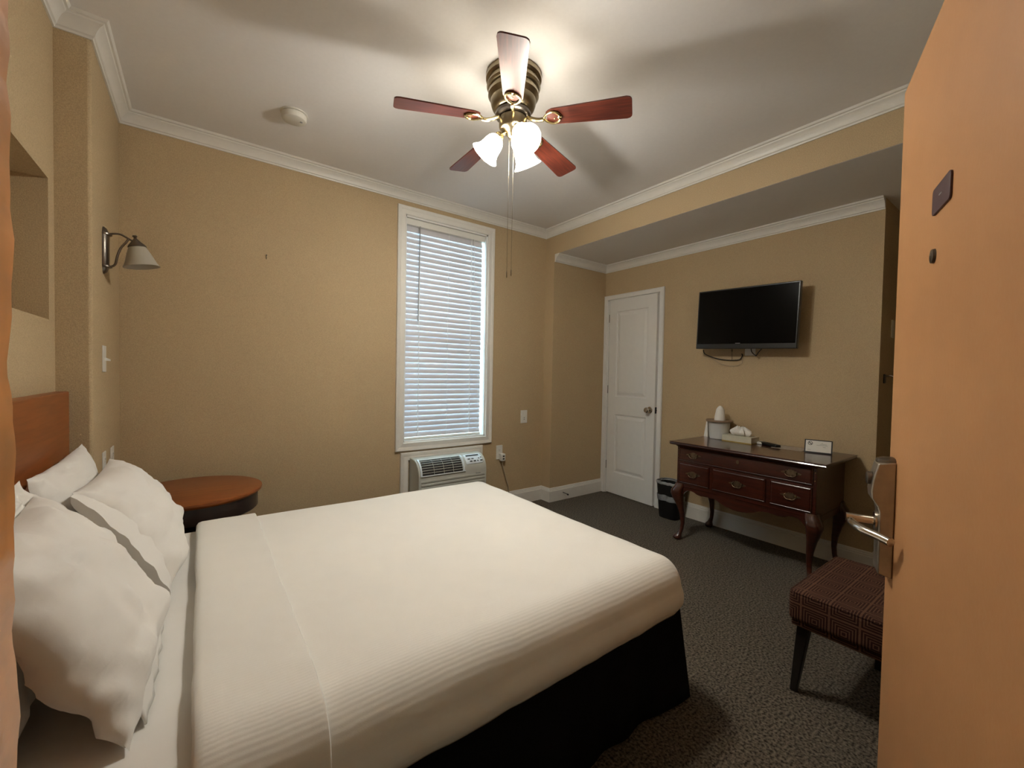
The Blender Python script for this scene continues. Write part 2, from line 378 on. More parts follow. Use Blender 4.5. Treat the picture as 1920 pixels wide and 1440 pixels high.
YS = YB + .050
bl = thing('window_blind', 'closed white horizontal slat blind hanging in the tall window', 'window blind', (1.67, YS, WZ0))
SX0, SX1 = WX0 + .016, WX1 - .030
obj('head_rail', MB().box(SX0 - .002, SX1 + .012, YS - .034, YS + .020, WZ1 - .062, WZ1 - .014), M_plate, bl, True, bevel=.003)
nS = 39; zt = WZ1 - .085; zb = WZ0 + .058
slat_me = None
tilt = radians(74)
for i in range(nS):
    z = zt + (zb - zt) * i / (nS - 1)
    if slat_me is None:
        hw = .025; mbs = MB(); rings = []
        for x in (SX0 - 1.67, SX1 - 1.67):
            ring = []
            for k in range(7):
                t = -1 + 2 * k / 6
                a, b = hw * t, .0022 * (1 - t * t) + .0014
                ring.append((x, a, b))
            for k in range(6, -1, -1):
                t = -1 + 2 * k / 6
                ring.append((x, hw * t, .0022 * (1 - t * t) - .0014))
            rings.append(ring)
        mbs.loft(rings)
        s = obj('slat', mbs, M_slat, bl); slat_me = s.data
        s.location = (0, 0, z - WZ0)
    else:
        s = bpy.data.objects.new('slat', slat_me); C.objects.link(s); s.parent = bl; s.location = (0, 0, z - WZ0)
    s.rotation_euler = (tilt + radians(random.uniform(-1.5, 1.5)), 0, 0)
obj('bottom_rail', MB().box(SX0, SX1, YS - .022, YS + .022, WZ0 + .014, WZ0 + .032), M_plate, bl, True, bevel=.004)
for x in (SX0 + .12, (SX0 + SX1) / 2 + .02, SX1 - .12):
    mb = MB()
    for i in range(nS):
        z = zt + (zb - zt) * i / (nS - 1)
        mb.tube([(x, YS - .026, z + .023), (x + .001, YS - .018, z - .021)], .0028 if x != (SX0 + SX1) / 2 + .02 else .0012, 5)
    obj('ladder_cord_hole_light', mb, M_cord_light, bl, True)  # pale widened pieces also stand for window light in the route holes
obj('tilt_wand', MB().tube([(SX0 + .115, YS - .036, WZ1 - .06), (SX0 + .112, YS - .040, WZ1 - .10), (SX0 + .105, YS - .036, 1.66)], .0042, 6), M_mark, bl, True)
obj('lift_cord', MB().tube(spline([(SX1 - .10, YS - .036, WZ1 - .06), (SX1 - .098, YS - .040, 2.2), (SX1 - .096, YS - .040, 2.02), (SX1 - .088, YS - .040, 2.0), (SX1 - .082, YS - .040, 2.03)], 5), .0018, 6), M_cord_light, bl, True)

# ------------------------------------------------------------ air conditioner
ac = thing('air_conditioner', 'white packaged air conditioner below the window, dark louvres and button panel', 'air conditioner', (1.64, 3.1, 0))
obj('wall_surround', frame_mb(1.335, 1.968, .02, .54, .066, lambda x, z, d: (x, YB - d, z), CP), M_trim, ac, True, smooth=25)
AX0, AX1 = 1.345, 1.962; YF = 2.985
prof = [(YB, .565)] ; 
prof = [(YB, .10), (YF, .10), (YF, .44), (YF + .006, .475), (YF + .022, .51), (YF + .048, .538), (YF + .085, .556), (YF + .13, .562), (YB, .562)]
obj('casing', MB().loft([[(x, y, z) for y, z in prof] for x in (AX0, AX1)]), M_ac, ac, True, bevel=.005)
def on_curve(t):
    """point and outward normal on the curved front top; t=0 low .. 1 high"""
    P = [Vector((0, y, z)) for y, z in prof[2:7]]
    L = [(P[i + 1] - P[i]).length for i in range(len(P) - 1)]; s = t * sum(L); i = 0
    while i < len(L) - 1 and s > L[i]: s -= L[i]; i += 1
    d = (P[i + 1] - P[i]).normalized(); return P[i] + d * s, Vector((0, -d.z, d.y))
def curved_patch(x0, x1, t0, t1, h, th=.002, n=8):
    mb = MB(); rings = []
    for k in range(n + 1):
        p, nn = on_curve(t0 + (t1 - t0) * k / n)
        a = p + nn * h; b = p + nn * (h - th)
        rings.append([(x0, a.y, a.z), (x1, a.y, a.z), (x1, b.y, b.z), (x0, b.y, b.z)])
    return mb.loft(rings)
obj('outlet_grille', curved_patch(AX0 + .030, AX0 + .385, .05, .93, .0025), M_slot, ac, True)
g = MB()
for k in range(7):
    t = .05 + .88 * (k + .5) / 7 + .05
    g.add(*(lambda m: (m.v, m.f))(curved_patch(AX0 + .030, AX0 + .385, t - .011, t + .011, .007, .005, 2)))
for x in (AX0 + .13, AX0 + .215, AX0 + .30):
    g.add(*(lambda m: (m.v, m.f))(curved_patch(x - .0008, x + .0008, .05, .93, .006, .004, 6)))
obj('louvres', g, M_ac, ac, True)
fr = MB()
for x0, x1, t0, t1 in ((AX0 + .014, AX0 + .028, -.0, .98), (AX0 + .39, AX0 + .402, -.0, .98), (AX0 + .014, AX0 + .41, .0, .045)):
    m_ = curved_patch(x0, x1, t0, t1, .009, .009); fr.add(m_.v, m_.f)
obj('grille_frame', fr, M_acp, ac, True, bevel=.002)
cp_ = obj('control_panel', curved_patch(AX0 + .425, AX1 - .03, .34, .98, .005, .005), M_acp, ac, True, bevel=.002)
for x, t in ((.46, .62), (.495, .62), (.475, .48), (.51, .48), (.54, .48), (.575, .48), (.555, .62), (.578, .66)):
    wd = .011 if x < .53 or x == .575 else .005
    m_ = curved_patch(AX0 + x - wd, AX0 + x + wd, t - .025, t + .025, .0065, .002, 1)
    b_ = obj('button', m_, M_slot, cp_, True)
m_ = curved_patch(AX0 + .445, AX1 - .05, .80, .90, .0065, .002, 2)
obj('display', m_, M_slot, cp_, True)
lou = MB()
for z in (.392, .365, .335, .305, .275, .245, .215, .185): lou.box(AX0 + .02, AX1 - .02, YF - .005, YF, z, z + .016)
obj('intake_slats', lou, M_ac, ac, True, bevel=.002)
tm = text_mesh('Amana', .017); tm.xf(Matrix.Translation((AX1 - .085, YF - .001, .412)) @ Matrix.Rotation(pi / 2, 4, 'X'))
obj('brand_lettering', tm, M_ink, ac, True)

# ------------------------------------------------------------ closet door (white two panel)
d1 = sempty('door_1', 'white two-panel door in a white casing, slightly ajar', (XR, DY1, 0))
fnR = lambda y, z, d: (XR - d, y, z)
mb = MB(); rings = []
cw = .058
for y, z in ((DY0, 0), (DY0, DZ), (DY1, DZ), (DY1, 0)):
    pass
def casing_open(y0, y1, z1, wd, prof):
    rings = []
    for cy, cz, sy, sz in ((y0, 0, -1, 0), (y0, z1, -1, 1), (y1, z1, 1, 1), (y1, 0, 1, 0)):
        rings.append([fnR(cy + sy * a * wd, cz + sz * a * wd, d) for a, d in prof])
    return MB().loft(rings)
cp2 = [(0, .0), (0, .012), (.1, .016), (.7, .014), (.9, .018), (1, .014), (1, 0)]
m_ = casing_open(DY0, DY1, DZ, cw - .012, cp2)
m_.box(XR, XR + .12, DY0, DY0 + .012, 0, DZ).box(XR, XR + .12, DY1 - .012, DY1, 0, DZ).box(XR, XR + .12, DY0, DY1, DZ - .012, DZ)
m_.box(XR + .045, XR + .055, DY0 + .012, DY0 + .024, 0, DZ - .012).box(XR + .045, XR + .055, DY0 + .012, DY1, DZ - .024, DZ - .012)
struct('door_casing', m_, M_white, parent=d1, world=True, smooth=25)
# leaf in its own frame: origin at the hinge, width along -Y when closed, front face at x=0
lw, lh, lt = .600, 2.025, .035
leaf = bpy.data.objects.new('door_leaf', None)
def leaf_mb():
    mb = MB()
    pans = [(.10, .50, .225, .835), (.10, .50, 1.02, 1.905)]
    ys = [0, .10, .50, lw]; zs = [0, .225, .835, 1.02, 1.905, lh]
    # front skin with recessed raised panels; x is depth (0 = front), +x back
    for i in range(3):
        for j in range(5):
            if i == 1 and j in (1, 3): continue
            mb.box(0, lt, -ys[i + 1], -ys[i], zs[j], zs[j + 1])
    for y0, y1, z0, z1 in pans:
        steps = [(0, 0), (.006, .007), (.018, .009), (.024, .007), (.045, .001)]
        rings = []
        for e, d in steps:
            rings.append([(d, -y0 - e, z0 + e), (d, -y1 + e, z0 + e), (d, -y1 + e, z1 - e), (d, -y0 - e, z1 - e)])
        mb.loft(rings, cap=False)
        e = .045; mb.add([(.001, -y0 - e, z0 + e), (.001, -y1 + e, z0 + e), (.001, -y1 + e, z1 - e), (.001, -y0 - e, z1 - e)], [(0, 1, 2, 3)])
        mb.add([(lt, -y0, z0), (lt, -y1, z0), (lt, -y1, z1), (lt, -y0, z1)], [(0, 1, 2, 3)])
    return mb
leaf = struct('door_leaf', leaf_mb(), M_white, parent=d1, smooth=20)
leaf.location = (-.001 + .006, -.016, .010); leaf.rotation_euler = (0, 0, radians(-3.2))
kn = obj('door_knob', MB().lathe([(.0, 0), (.031, 0), (.032, .004), (.028, .008), (.012, .010), (.011, .030), (.020, .036), (.027, .046), (.027, .056), (.020, .064), (.0, .066)], 24, axis=(-1, 0, 0)), M_nickel, leaf)
kn.location = (0, -.545, .915)
lt_ = obj('latch_plate', MB().box(.004, .031, -lw - .002, -lw + .001, .885, .945).lathe([(.006, 0), (.006, .010)], 10, (.018, -lw, .915), (0, -1, 0)), M_slot, leaf)
for z in (.25, 1.05, 1.80):
    obj('hinge', MB().lathe([(.0035, 0), (.0035, .085)], 8, (-.002, .004, z)), M_pewter, leaf)

# ------------------------------------------------------------ entry door (orange), swung wide open on the right
TH = radians(20.5); PE = Vector((1.536, .306, 0))
DL = .85
hinge = PE - Vector((cos(TH), sin(TH), 0)) * DL
d2 = sempty('door_2', 'orange painted entry door standing open on the right', (hinge.x, hinge.y, 0), TH)
# local: x from hinge 0..DL, y=0 visible face, thickness towards -y
dleaf = struct('door_leaf', MB().box(0, DL, -.044, 0, .008, 2.03), M_tan, parent=d2, bevel=.002)
def rrect(x0, x1, z0, z1, r, n=5):
    out = []
    for cx, cz, a0 in ((x1 - r, z0 + r, -pi / 2), (x1 - r, z1 - r, 0), (x0 + r, z1 - r, pi / 2), (x0 + r, z0 + r, pi)):
        for k in range(n + 1):
            a = a0 + pi / 2 * k / n; out.append((cx + r * cos(a), cz + r * sin(a)))
    return out
F2 = lambda a, b, d: (a, d, b)
pq = obj('number_plaque', MB().prism(rrect(DL - .444, DL - .330, 1.592, 1.646, .009), F2, 0, .004), M_plaque, d2, bevel=.001)
pq['label'] = 'dark maroon plaque with a small pale mark'
obj('plaque_mark', MB().prism(rrect(DL - .395, DL - .378, 1.6195, 1.622, .0008), F2, .004, .0045), M_mark, pq)
obj('peephole', MB().lathe([(.0, .006), (.006, .006), (.008, .005), (.014, .005), (.015, .0)], 20, (DL - .344, 0, 1.508), (0, 1, 0)), M_pewter, d2)
lk = obj('door_lock', MB().loft([[(x, y, z) for y, z in ((0, .73), (.030, .738), (.031, .90), (.034, .915), (.047, .935), (.049, .955), (.046, .985), (.036, 1.03), (0, 1.036))] for x in (DL - .090, DL - .022)]), M_lock, d2, bevel=.003)
obj('lock_cap', MB().lathe([(.0, 0), (.031, 0), (.032, .003), (.030, .010), (.020, .014), (0, .015)], 24, (DL - .052, .006, 1.030)), M_pewter, lk)
obj('lock_cylinder', MB().lathe([(.017, 0), (.017, .010), (.014, .012), (0, .012)], 20, (DL - .056, .044, .985), (0, 1, 0)), M_pewter, lk)
lv = MB().lathe([(.026, .030), (.026, .036), (.012, .038), (.0115, .090), (.0125, .096), (0, .097)], 24, (DL - .052, 0, .868), (0, 1, 0))
obj('lever_neck', lv, M_nickel, lk)
lvp = spline([(DL - .045, .085, .862), (DL - .085, .083, .861), (DL - .125, .068, .859), (DL - .160, .040, .857), (DL - .185, .022, .855)], 6)
obj('lever_handle', MB().tube(lvp, .0105, 14), M_nickel, lk)
# inside rose and lever on the hidden side
obj('inside_lever', MB().lathe([(.028, 0), (.028, .006), (.011, .008), (.011, .05)], 20, (DL - .052, -.044, .868), (0, -1, 0)).tube([(DL - .045, -.09, .868), (DL - .16, -.09, .868)], .010, 12), M_nickel, d2)

# ------------------------------------------------------------ fixtures on the window wall
def wall_plate(name, label, cat, P, u, n, w_=.070, h_=.114, kind='outlet', group=None):
    """P centre on the wall, u horizontal direction, n outward normal"""
    u = Vector(u); n = Vector(n)
    t = thing(name, label, cat, (P[0], P[1], P[2]), 0, group)
    F = lambda a, b, d: tuple(u * a + Vector((0, 0, b)) + n * d)
    obj('cover_plate', MB().prism(rrect(-w_ / 2, w_ / 2, -h_ / 2, h_ / 2, .004), F, 0, .005), M_plate, t, bevel=.0015)
    if kind == 'outlet':
        for s in (-1, 1):
            f = obj('socket', MB().prism(rrect(-.016, .016, s * .020 - .013, s * .020 + .013, .008), F, .005, .007), M_plate, t)
            obj('slots', MB().prism(rrect(-.007, -.005, s * .020 - .002, s * .020 + .007, .0004), F, .007, .0074).prism(rrect(.005, .007, s * .020 - .002, s * .020 + .007, .0004), F, .007, .0074)
                .prism(rrect(-.002, .002, s * .020 - .009, s * .020 - .005, .0015), F, .007, .0074), M_slot, f)
    elif kind == 'switch':
        obj('toggle', MB().loft([[F(a, b, d) for a, b in ((-.004, -.008), (.004, -.008), (.004, .008), (-.004, .008))] if d < .006 else
                                 [F(a, b - .006, d) for a, b in ((-.003, -.004), (.003, -.004), (.003, .004), (-.003, .004))] for d in (.004, .024)]), M_plate, t)
    elif kind == 'button':
        obj('rocker', MB().prism(rrect(-.016, .016, -.033, .033, .003), F, .005, .007), M_plate, t)
        obj('test_button', MB().prism(rrect(-.006, .006, -.014, -.006, .001), F, .007, .0085).prism(rrect(-.006, .006, -.030, -.022, .001), F, .007, .0085), M_mark, t)
    return t, F
wall_plate('wall_outlet', 'white outlet with dark buttons on the window wall, right of the window', 'outlet', (2.508, YB, .838), (1, 0, 0), (0, -1, 0), kind='button', h_=.124, w_=.078)
wp, F = wall_plate('wall_outlet', 'white outlet low on the window wall beside the air conditioner, plug in it', 'outlet', (2.226, YB, .520), (1, 0, 0), (0, -1, 0), h_=.13)
pg = thing('plug_adapter', 'boxy cream plug with a grey cord hanging down beside the air conditioner', 'plug', (2.245, YB - .007, .480))
obj('plug_body', MB().box(-.022, .022, -.040, 0, -.038, .030), M_plate, pg, bevel=.005)
obj('plug_button', MB().box(-.009, .009, -.042, -.040, .002, .014).box(-.009, .009, -.042, -.040, -.022, -.010), M_slot, pg)
cpts = spline([(0, -.02, -.036), (.005, -.02, -.08), (.03, -.02, -.16), (.062, -.018, -.25), (.08, -.015, -.30), (.085, -.02, -.40), (.07, -.03, -.475)], 6)
obj('power_cord', MB().tube(cpts, .0045, 8), M_tcable, pg)
tag(obj('nail', MB().lathe([(.0, .014), (.004, .014), (.004, .012), (.0015, .011), (.0015, 0)], 8, (.346, YB, 1.985), (0, -1, .3)).tube([(.346, YB - .003, 1.985), (.347, YB - .004, 1.965)], .0018, 6), M_cable),
    'small dark nail in the bare window wall left of the window', 'nail')
ds = thing('door_stop', 'small dark spring door stop on the baseboard by the white door', 'door stop', (2.915, YA - .016, .075))
obj('stop_rod', MB().tube([(0, 0, 0), (-.002, -.07, -.006)], .0035, 8), M_cable, ds)
obj('stop_tip', MB().lathe([(.0, 0), (.008, 0), (.008, .012), (0, .012)], 12, (-.002, -.066, -.006), (0, -1, -.1)), M_black, ds)

# ------------------------------------------------------------ pier wall: sconce, switch, outlets
sc = thing('wall_sconce', 'unlit pewter wall lamp with a frosted bell shade on the left pier', 'wall lamp', (XP, 2.705, 1.785))
bpz = [(-.108, .006), (-.100, .018), (-.085, .026), (-.075, .030), (.075, .030), (.085, .026), (.100, .018), (.108, .006)]
rings = []
for z, r in bpz:
    rings.append([(r * .75 * max(0, sin(pi * k / 12)) , r * cos(pi * k / 12), z) for k in range(13)] + [(0, r * cos(pi * k / 12), z) for k in (12,)])
obj('back_plate', MB().loft(rings), M_pewter, sc)
for z in (-.074, .074): obj('plate_band', MB().lathe([(.028, z - .005), (.032, z - .003), (.032, z + .003), (.028, z + .005)], 24), M_pewter, sc)
obj('upper_arm', MB().tube(spline([(.018, 0, .078), (.055, 0, .085), (.08, 0, .074), (.108, 0, .058), (.118, 0, .060)], 6), .0045, 8), M_pewter, sc)
obj('lower_arm', MB().tube(spline([(.02, 0, -.075), (.040, 0, -.06), (.048, 0, -.02), (.060, 0, .02), (.078, 0, .05), (.088, 0, .070)], 6), .0048, 8), M_pewter, sc)
ax = Vector((.18, 0, -1)).normalized()
c0 = Vector((.112, 0, .072))
obj('shade_holder', MB().lathe([(.0, -.018), (.008, -.018), (.010, -.012), (.005, -.008), (.008, 0), (.012, .004), (.018, .012), (.032, .028), (.036, .036), (.034, .038), (0, .036)], 24, c0, ax), M_pewter, sc)
obj('lamp_shade', MB().lathe([(.030, .034), (.036, .045), (.044, .065), (.052, .088), (.060, .112), (.070, .130), (.0685, .130), (.058, .112), (.050, .088), (.042, .065), (.034, .045), (.028, .036)], 32, c0, ax, cap=False), M_opal, sc)
wall_plate('light_switch', 'white toggle switch on the pier under the wall lamp', 'light switch', (XP, 2.70, 1.283), (0, 1, 0), (1, 0, 0), kind='switch', w_=.075, h_=.122)
wall_plate('wall_outlet', 'white outlet on the left pier, nearer of the two beside the pillows', 'outlet', (XP, 2.685, .795), (0, 1, 0), (1, 0, 0))
wall_plate('wall_outlet', 'white outlet on the left pier, farther of the two, next to the corner', 'outlet', (XP, 2.905, .785), (0, 1, 0), (1, 0, 0), w_=.085)

# ------------------------------------------------------------ smoke detector
sd = thing('smoke_detector', 'round cream smoke detector on the ceiling left of the fan', 'smoke detector', (.415, 2.615, ZC))
obj('mount_ring', MB().lathe([(.066, -.006), (.068, -.004), (.068, 0), (0, 0)], 40), M_smoke, sd)
obj('body', MB().lathe([(0, -.040), (.050, -.040), (.058, -.036), (.062, -.026), (.063, -.010), (.061, -.007), (0, -.007)], 40), M_smoke, sd)
obj('test_button', MB().lathe([(0, -.0425), (.006, -.0425), (.007, -.040), (0, -.040)], 16, (.034, -.012, 0)), M_mark, sd)

# ------------------------------------------------------------ ceiling fan
FC = Vector((1.19, 1.635, ZC))
fan = thing('ceiling_fan', 'five-blade ceiling fan with brass housing and three lit glass shades', 'ceiling fan', FC)
hp = [(0, 0), (.128, 0), (.131, -.006), (.131, -.024), (.125, -.030), (.118, -.032), (.118, -.040), (.124, -.046), (.127, -.058), (.122, -.068), (.114, -.071), (.114, -.078),
      (.119, -.084), (.120, -.098), (.114, -.108), (.107, -.118), (.106, -.135), (.100, -.152), (.088, -.166), (.075, -.172), (0, -.172)]
obj('motor_housing', MB().lathe(hp, 48), M_brass, fan, smooth=30)
obj('rotor_ring', MB().lathe([(0, -.172), (.080, -.172), (.084, -.177), (.084, -.190), (.078, -.196), (0, -.196)], 48), M_pewter, fan)
obj('switch_housing', MB().lathe([(0, -.196), (.060, -.196), (.066, -.202), (.066, -.242), (.058, -.254), (.044, -.262), (.030, -.270), (.022, -.284), (.012, -.292), (.010, -.304), (0, -.308)], 40), M_brass, fan)
def blade_mb():
    mb = MB(); pts = []
    R0, R1 = .165, .545
    def hw(x):
        t = (x - R0) / (R1 - R0); return .043 + .018 * t
    top = []
    xs = [R0 + .0, R0 + .012, R0 + .03] + [R0 + (R1 - R0) * k / 10 for k in range(1, 10)] + [R1 - .022, R1 - .009, R1 - .002, R1]
    ws = []
    for x in xs:
        h = hw(x)
        if x < R0 + .03: h *= (.62 + .38 * ((x - R0) / .03) ** .6)
        d = R1 - x
        if d < .022: h = h - .022 + math.sqrt(max(0, .022 ** 2 - (.022 - d) ** 2))
        ws.append(h)
    th = .003
    rings = [[(x, -h, -th), (x, h, -th), (x, h, th), (x, -h, th)] for x, h in zip(xs, ws)]
    return mb.loft(rings)
def bracket_mb():
    mb = MB()
    mb.tube(spline([(.070, 0, .010), (.10, 0, -.004), (.13, 0, -.012), (.155, 0, -.010)], 5), [.009] * 15 + [.007], 8)
    pts = [(.150, 0), (.165, .020), (.190, .033), (.212, .028), (.226, .012), (.222, 0), (.226, -.012), (.212, -.028), (.190, -.033), (.165, -.020), (.150, 0)]
    mb.tube(spline([(x, y, -.008) for x, y in pts], 4), .0055, 8)
    mb.tube([(.222, -.002, -.008), (.236, 0, -.008)], .005, 8)
    mb.lathe([(.0, -.004), (.005, -.003), (.005, 0)], 8, (.205, 0, -.012))
    return mb
ZBL = ZC - .225
bm0 = None
for k in range(5):
    a = radians(17.5 + 72 * k)
    if bm0 is None:
        b = obj('fan_blade', blade_mb(), M_blade, fan); bm0 = b.data
        br = obj('blade_bracket', bracket_mb(), M_brassb, b); br0 = br.data
    else:
        b = bpy.data.objects.new('fan_blade', bm0); C.objects.link(b); b.parent = fan
        br = bpy.data.objects.new('blade_bracket', br0); C.objects.link(br); br.parent = b
    b.location = (0, 0, -.209)
    b.rotation_mode = 'XYZ'
    b.matrix_local = Matrix.Translation((0, 0, -.209)) @ Matrix.Rotation(a, 4, 'Z') @ Matrix.Rotation(radians(3.0), 4, 'Y') @ Matrix.Rotation(radians(-11), 4, 'X')
# lamp shades: fluted bells
def bell(seg=40, scal=6, flare=.0):
    prof = [(.020, .012), (.030, .018), (.040, .032), (.045, .050), (.047, .068), (.050, .085), (.058, .102), (.070, .116)]
    rings = []
    for i, (r, h) in enumerate(prof):
        k = i / (len(prof) - 1)
        rings.append([(r * cos(2 * pi * j / seg) * (1 + .0 * k ** 3 * cos(scal * 2 * pi * j / seg)), r * sin(2 * pi * j / seg) * (1 + .0 * k ** 3 * cos(scal * 2 * pi * j / seg)),
                       h + flare * k ** 3 * cos(scal * 2 * pi * j / seg)) for j in range(seg)])
    inner = [[(x * .95, y * .95, z) for x, y, z in r] for r in reversed(rings)]
    return MB().loft(rings + inner, cap=False)
for az, tl in ((142, 38), (18, 38), (-100, 42)):
    a = radians(az); t_ = radians(tl)
    ax = Vector((cos(a) * sin(t_), sin(a) * sin(t_), -cos(t_)))
    p0 = Vector((cos(a) * .030, sin(a) * .030, -.262)); p1 = p0 + Vector((cos(a), sin(a), -.5)) * .030
    q = Vector((0, 0, 1)).rotation_difference(ax)
    ar = obj('lamp_arm', MB().tube([Vector((cos(a) * .02, sin(a) * .02, -.240)), p0, p1], .009, 10).lathe([(.0, -.008), (.018, -.006), (.023, .004), (.024, .018), (.020, .020), (0, .020)], 20, p1, ax), M_brassb, fan)
    sh = obj('lamp_shade', bell().xf(Matrix.Translation(p1) @ q.to_matrix().to_4x4()), M_lit, ar)
    obj('bulb', MB().lathe([(0, .02), (.012, .022), (.014, .035), (.024, .055), (.027, .070), (.022, .085), (.010, .093), (0, .094)], 16, p1, ax), M_bulb, ar)
    ld = bpy.data.lights.new('fan_bulb_light', 'POINT'); ld.energy = LAMP_W; ld.color = LAMP_COL; ld.shadow_soft_size = .03
    lo = bpy.data.objects.new('fan_bulb_light', ld); C.objects.link(lo); lo.location = FC + p1 + ax * .108
for (x, y, zl) in ((-.028, -.012, 1.700), (-.004, -.014, 1.712)):
    obj('pull_chain', MB().tube([(x, y, -.262), (x - .001, y, zl - ZC + .03)], .0009, 6).lathe([(0, 0), (.003, .004), (.003, .026), (.001, .032)], 8, (x - .001, y, zl - ZC)), M_brass, fan)

# ------------------------------------------------------------ bed
BX0, BX1, BY0, BY1 = XH + .055, 1.525, .875, 2.372
bed = thing('bed', 'queen bed with an orange wood headboard, white sheet and black skirt', 'bed', ((BX0 + BX1) / 2, (BY0 + BY1) / 2, 0))
obj('headboard', MB().box(XH + .004, XH + .048, .72, 2.402, .25, 1.146), M_headb, bed, True, bevel=.004)
def soft_box(x0, x1, y0, y1, z0, z1, r, amp=.0, seed=0, n=40, m=32):
    """closed rounded slab with gentle noise"""
    mb = MB().box(x0, x1, y0, y1, z0, z1); return mb
obj('mattress', MB().box(BX0, BX1 - .03, BY0 + .030, BY1 - .030, .30, .527), M_sheet, bed, True, bevel=.05, seg=5)
def skirt_mb():
    mb = MB(); x0, x1, y0, y1 = BX0 + .05, BX1 - .040, BY0 + .026, BY1 - .026
    path = []
    def line(a, b, n): return [(a[0] + (b[0] - a[0]) * k / n, a[1] + (b[1] - a[1]) * k / n) for k in range(n)]
    path = line((x0, y0), (x1, y0), 120) + line((x1, y0), (x1, y1), 100) + line((x1, y1), (x0, y1), 120) + [(x0, y1)]
    rings = []
    for zi, z in enumerate((.42, .30, .18, .08, .012)):
        r = []
        for i, (x, y) in enumerate(path):
            if i < 120: nx, ny = 0, -1
            elif i < 220: nx, ny = 1, 0
            else: nx, ny = 0, 1
            t = (.42 - z) / .41
            cw_ = math.exp(-((i - 120) / 6) ** 2) + math.exp(-((i - 220) / 6) ** 2)
            off = t * (.012 + .007 * sin(i * .45 + 1.5 * sin(i * .07))) + t * .035 * cw_
            if i in (120, 220): nx, ny = (1, -1) if i == 120 else (1, 1)
            r.append((x + nx * off, y + ny * off, z))
        rings.append(r)
    return mb.loft(rings, closed=False)
sk = obj('bed_skirt', skirt_mb(), M_skirt, bed, True, solid=.004)
sk['label'] = 'black fabric skirt hanging to the floor'

def drape(u, v, x0, x1, y0, y1, ztop, R, hang, seed=0., amp=1.0):
    """maps flat cloth coordinates onto the rounded bed; hangs on the near, far and foot sides"""
    ex = max(0, u - (x1 - R)); ey0 = max(0, (y0 + R) - v); ey1 = max(0, v - (y1 - R)); ey = ey0 if ey0 > 0 else ey1
    sy = -1 if ey0 > 0 else 1
    r = hypot(ex, ey)
    bx = min(u, x1 - R); by = min(max(v, y0 + R), y1 - R)
    if r < 1e-9:
        p = Vector((bx, by, ztop)); nr = Vector((0, 0, 1)); hang_t = 0
    else:
        r2 = min(r, R * pi / 2 + hang)
        dx, dy = ex / r, sy * ey / r
        if r2 <= R * pi / 2:
            th = r2 / R; p = Vector((bx + dx * R * sin(th), by + dy * R * sin(th), ztop - R * (1 - cos(th)))); nr = Vector((dx * sin(th), dy * sin(th), cos(th)))
        else:
            q_ = (r2 - R * pi / 2) / hang; o_ = R + .010 * sin(pi * min(1, q_ * 1.1)) - .014 * max(0, q_ - .45) ** 2 / .3; p = Vector((bx + dx * o_, by + dy * o_, ztop - R - (r2 - R * pi / 2))); nr = Vector((dx, dy, 0))
        hang_t = max(0, r2 - R * 1.0) / (hang + R * .57)
    q = Vector((u, v, seed))
    w1 = noise.noise(q * 2.2) * .006 + noise.noise(Vector((u * 3, v * 9, seed))) * .002
    w2 = hang_t * (noise.noise(Vector((u * 5 + v * 5, seed, 1))) * .010 + noise.noise(Vector((u * 14 + v * 14, seed, 4))) * .004)
    return p + nr * (w1 + w2) * amp, nr
CX0 = -.012
def spread_mb(x0, x1e, ztop, R, hang, nx, ny, seed, xs=None, lift=0.0, edge=False):
    L = R * pi / 2 + hang
    us = [x0 + ((x1e if x1e else (BX1 - R + L)) - x0) * i / nx for i in range(nx + 1)]
    vs = [BY0 + R - L + (BY1 - BY0 - 2 * R + 2 * L) * j / ny for j in range(ny + 1)]
    mb = MB(); P = []
    for u in us:
        for v in vs:
            p, nr = drape(u, v, x0, BX1 + .006, BY0, BY1, ztop, R, hang, seed)
            P.append(p)
    F_ = []
    n = ny + 1
    for i in range(nx):
        for j in range(ny): F_.append((i * n + j, (i + 1) * n + j, (i + 1) * n + j + 1, i * n + j + 1))
    return mb.add(P, F_)
bs = thing('bedspread', 'smooth white bedspread covering the lower bed, top edge folded back', 'bedspread', (.8, 1.62, .54))
cov = obj('cover', spread_mb(CX0 + .02, None, .546, .100, .095, 150, 150, 2.0), M_spread, bs, True, solid=.012)
def fold_mb():
    R = .100; hang = .080; ztop = .558; L = R * pi / 2 + hang; ny = 150
    cross = []
    x0, x1 = CX0, .212; h = .011
    # cross-section (x, height above ztop): rounded left roll, thin right hem
    cross = [(x0 + .02, -.024), (x0 + .006, -.020), (x0, -.010), (x0 - .001, 0), (x0 + .005, .009), (x0 + .018, .013), (x0 + .05, .013), (x0 + .10, .012), (x0 + .15, .011),
             (x1 - .03, .010), (x1 - .012, .0105), (x1 - .003, .010), (x1, .005), (x1 - .002, -.006), (x1 - .02, -.008)]
    mb = MB(); P = []
    for (x, hh) in cross:
        for j in range(ny + 1):
            v = BY0 + R - L + (BY1 - BY0 - 2 * R + 2 * L) * j / ny
            wob = .006 * noise.noise(Vector((v * 4, 0, 7))) + .003 * noise.noise(Vector((v * 13, 2, 7)))
            xx = x + (wob if x < .05 else -wob * .7)
            p, nr = drape(xx, v, x0, BX1, BY0, BY1, ztop, R, hang, 2.0)
            P.append(p + nr * (hh + .0015 * noise.noise(Vector((xx * 25, v * 12, 5)))))
    n = ny + 1; F_ = []
    for i in range(len(cross) - 1):
        for j in range(ny): F_.append((i * n + j, (i + 1) * n + j, (i + 1) * n + j + 1, i * n + j + 1))
    k = len(cross)
    F_.append(tuple(i * n for i in range(k))); F_.append(tuple(i * n + ny for i in range(k - 1, -1, -1)))
    return mb.add(P, F_)
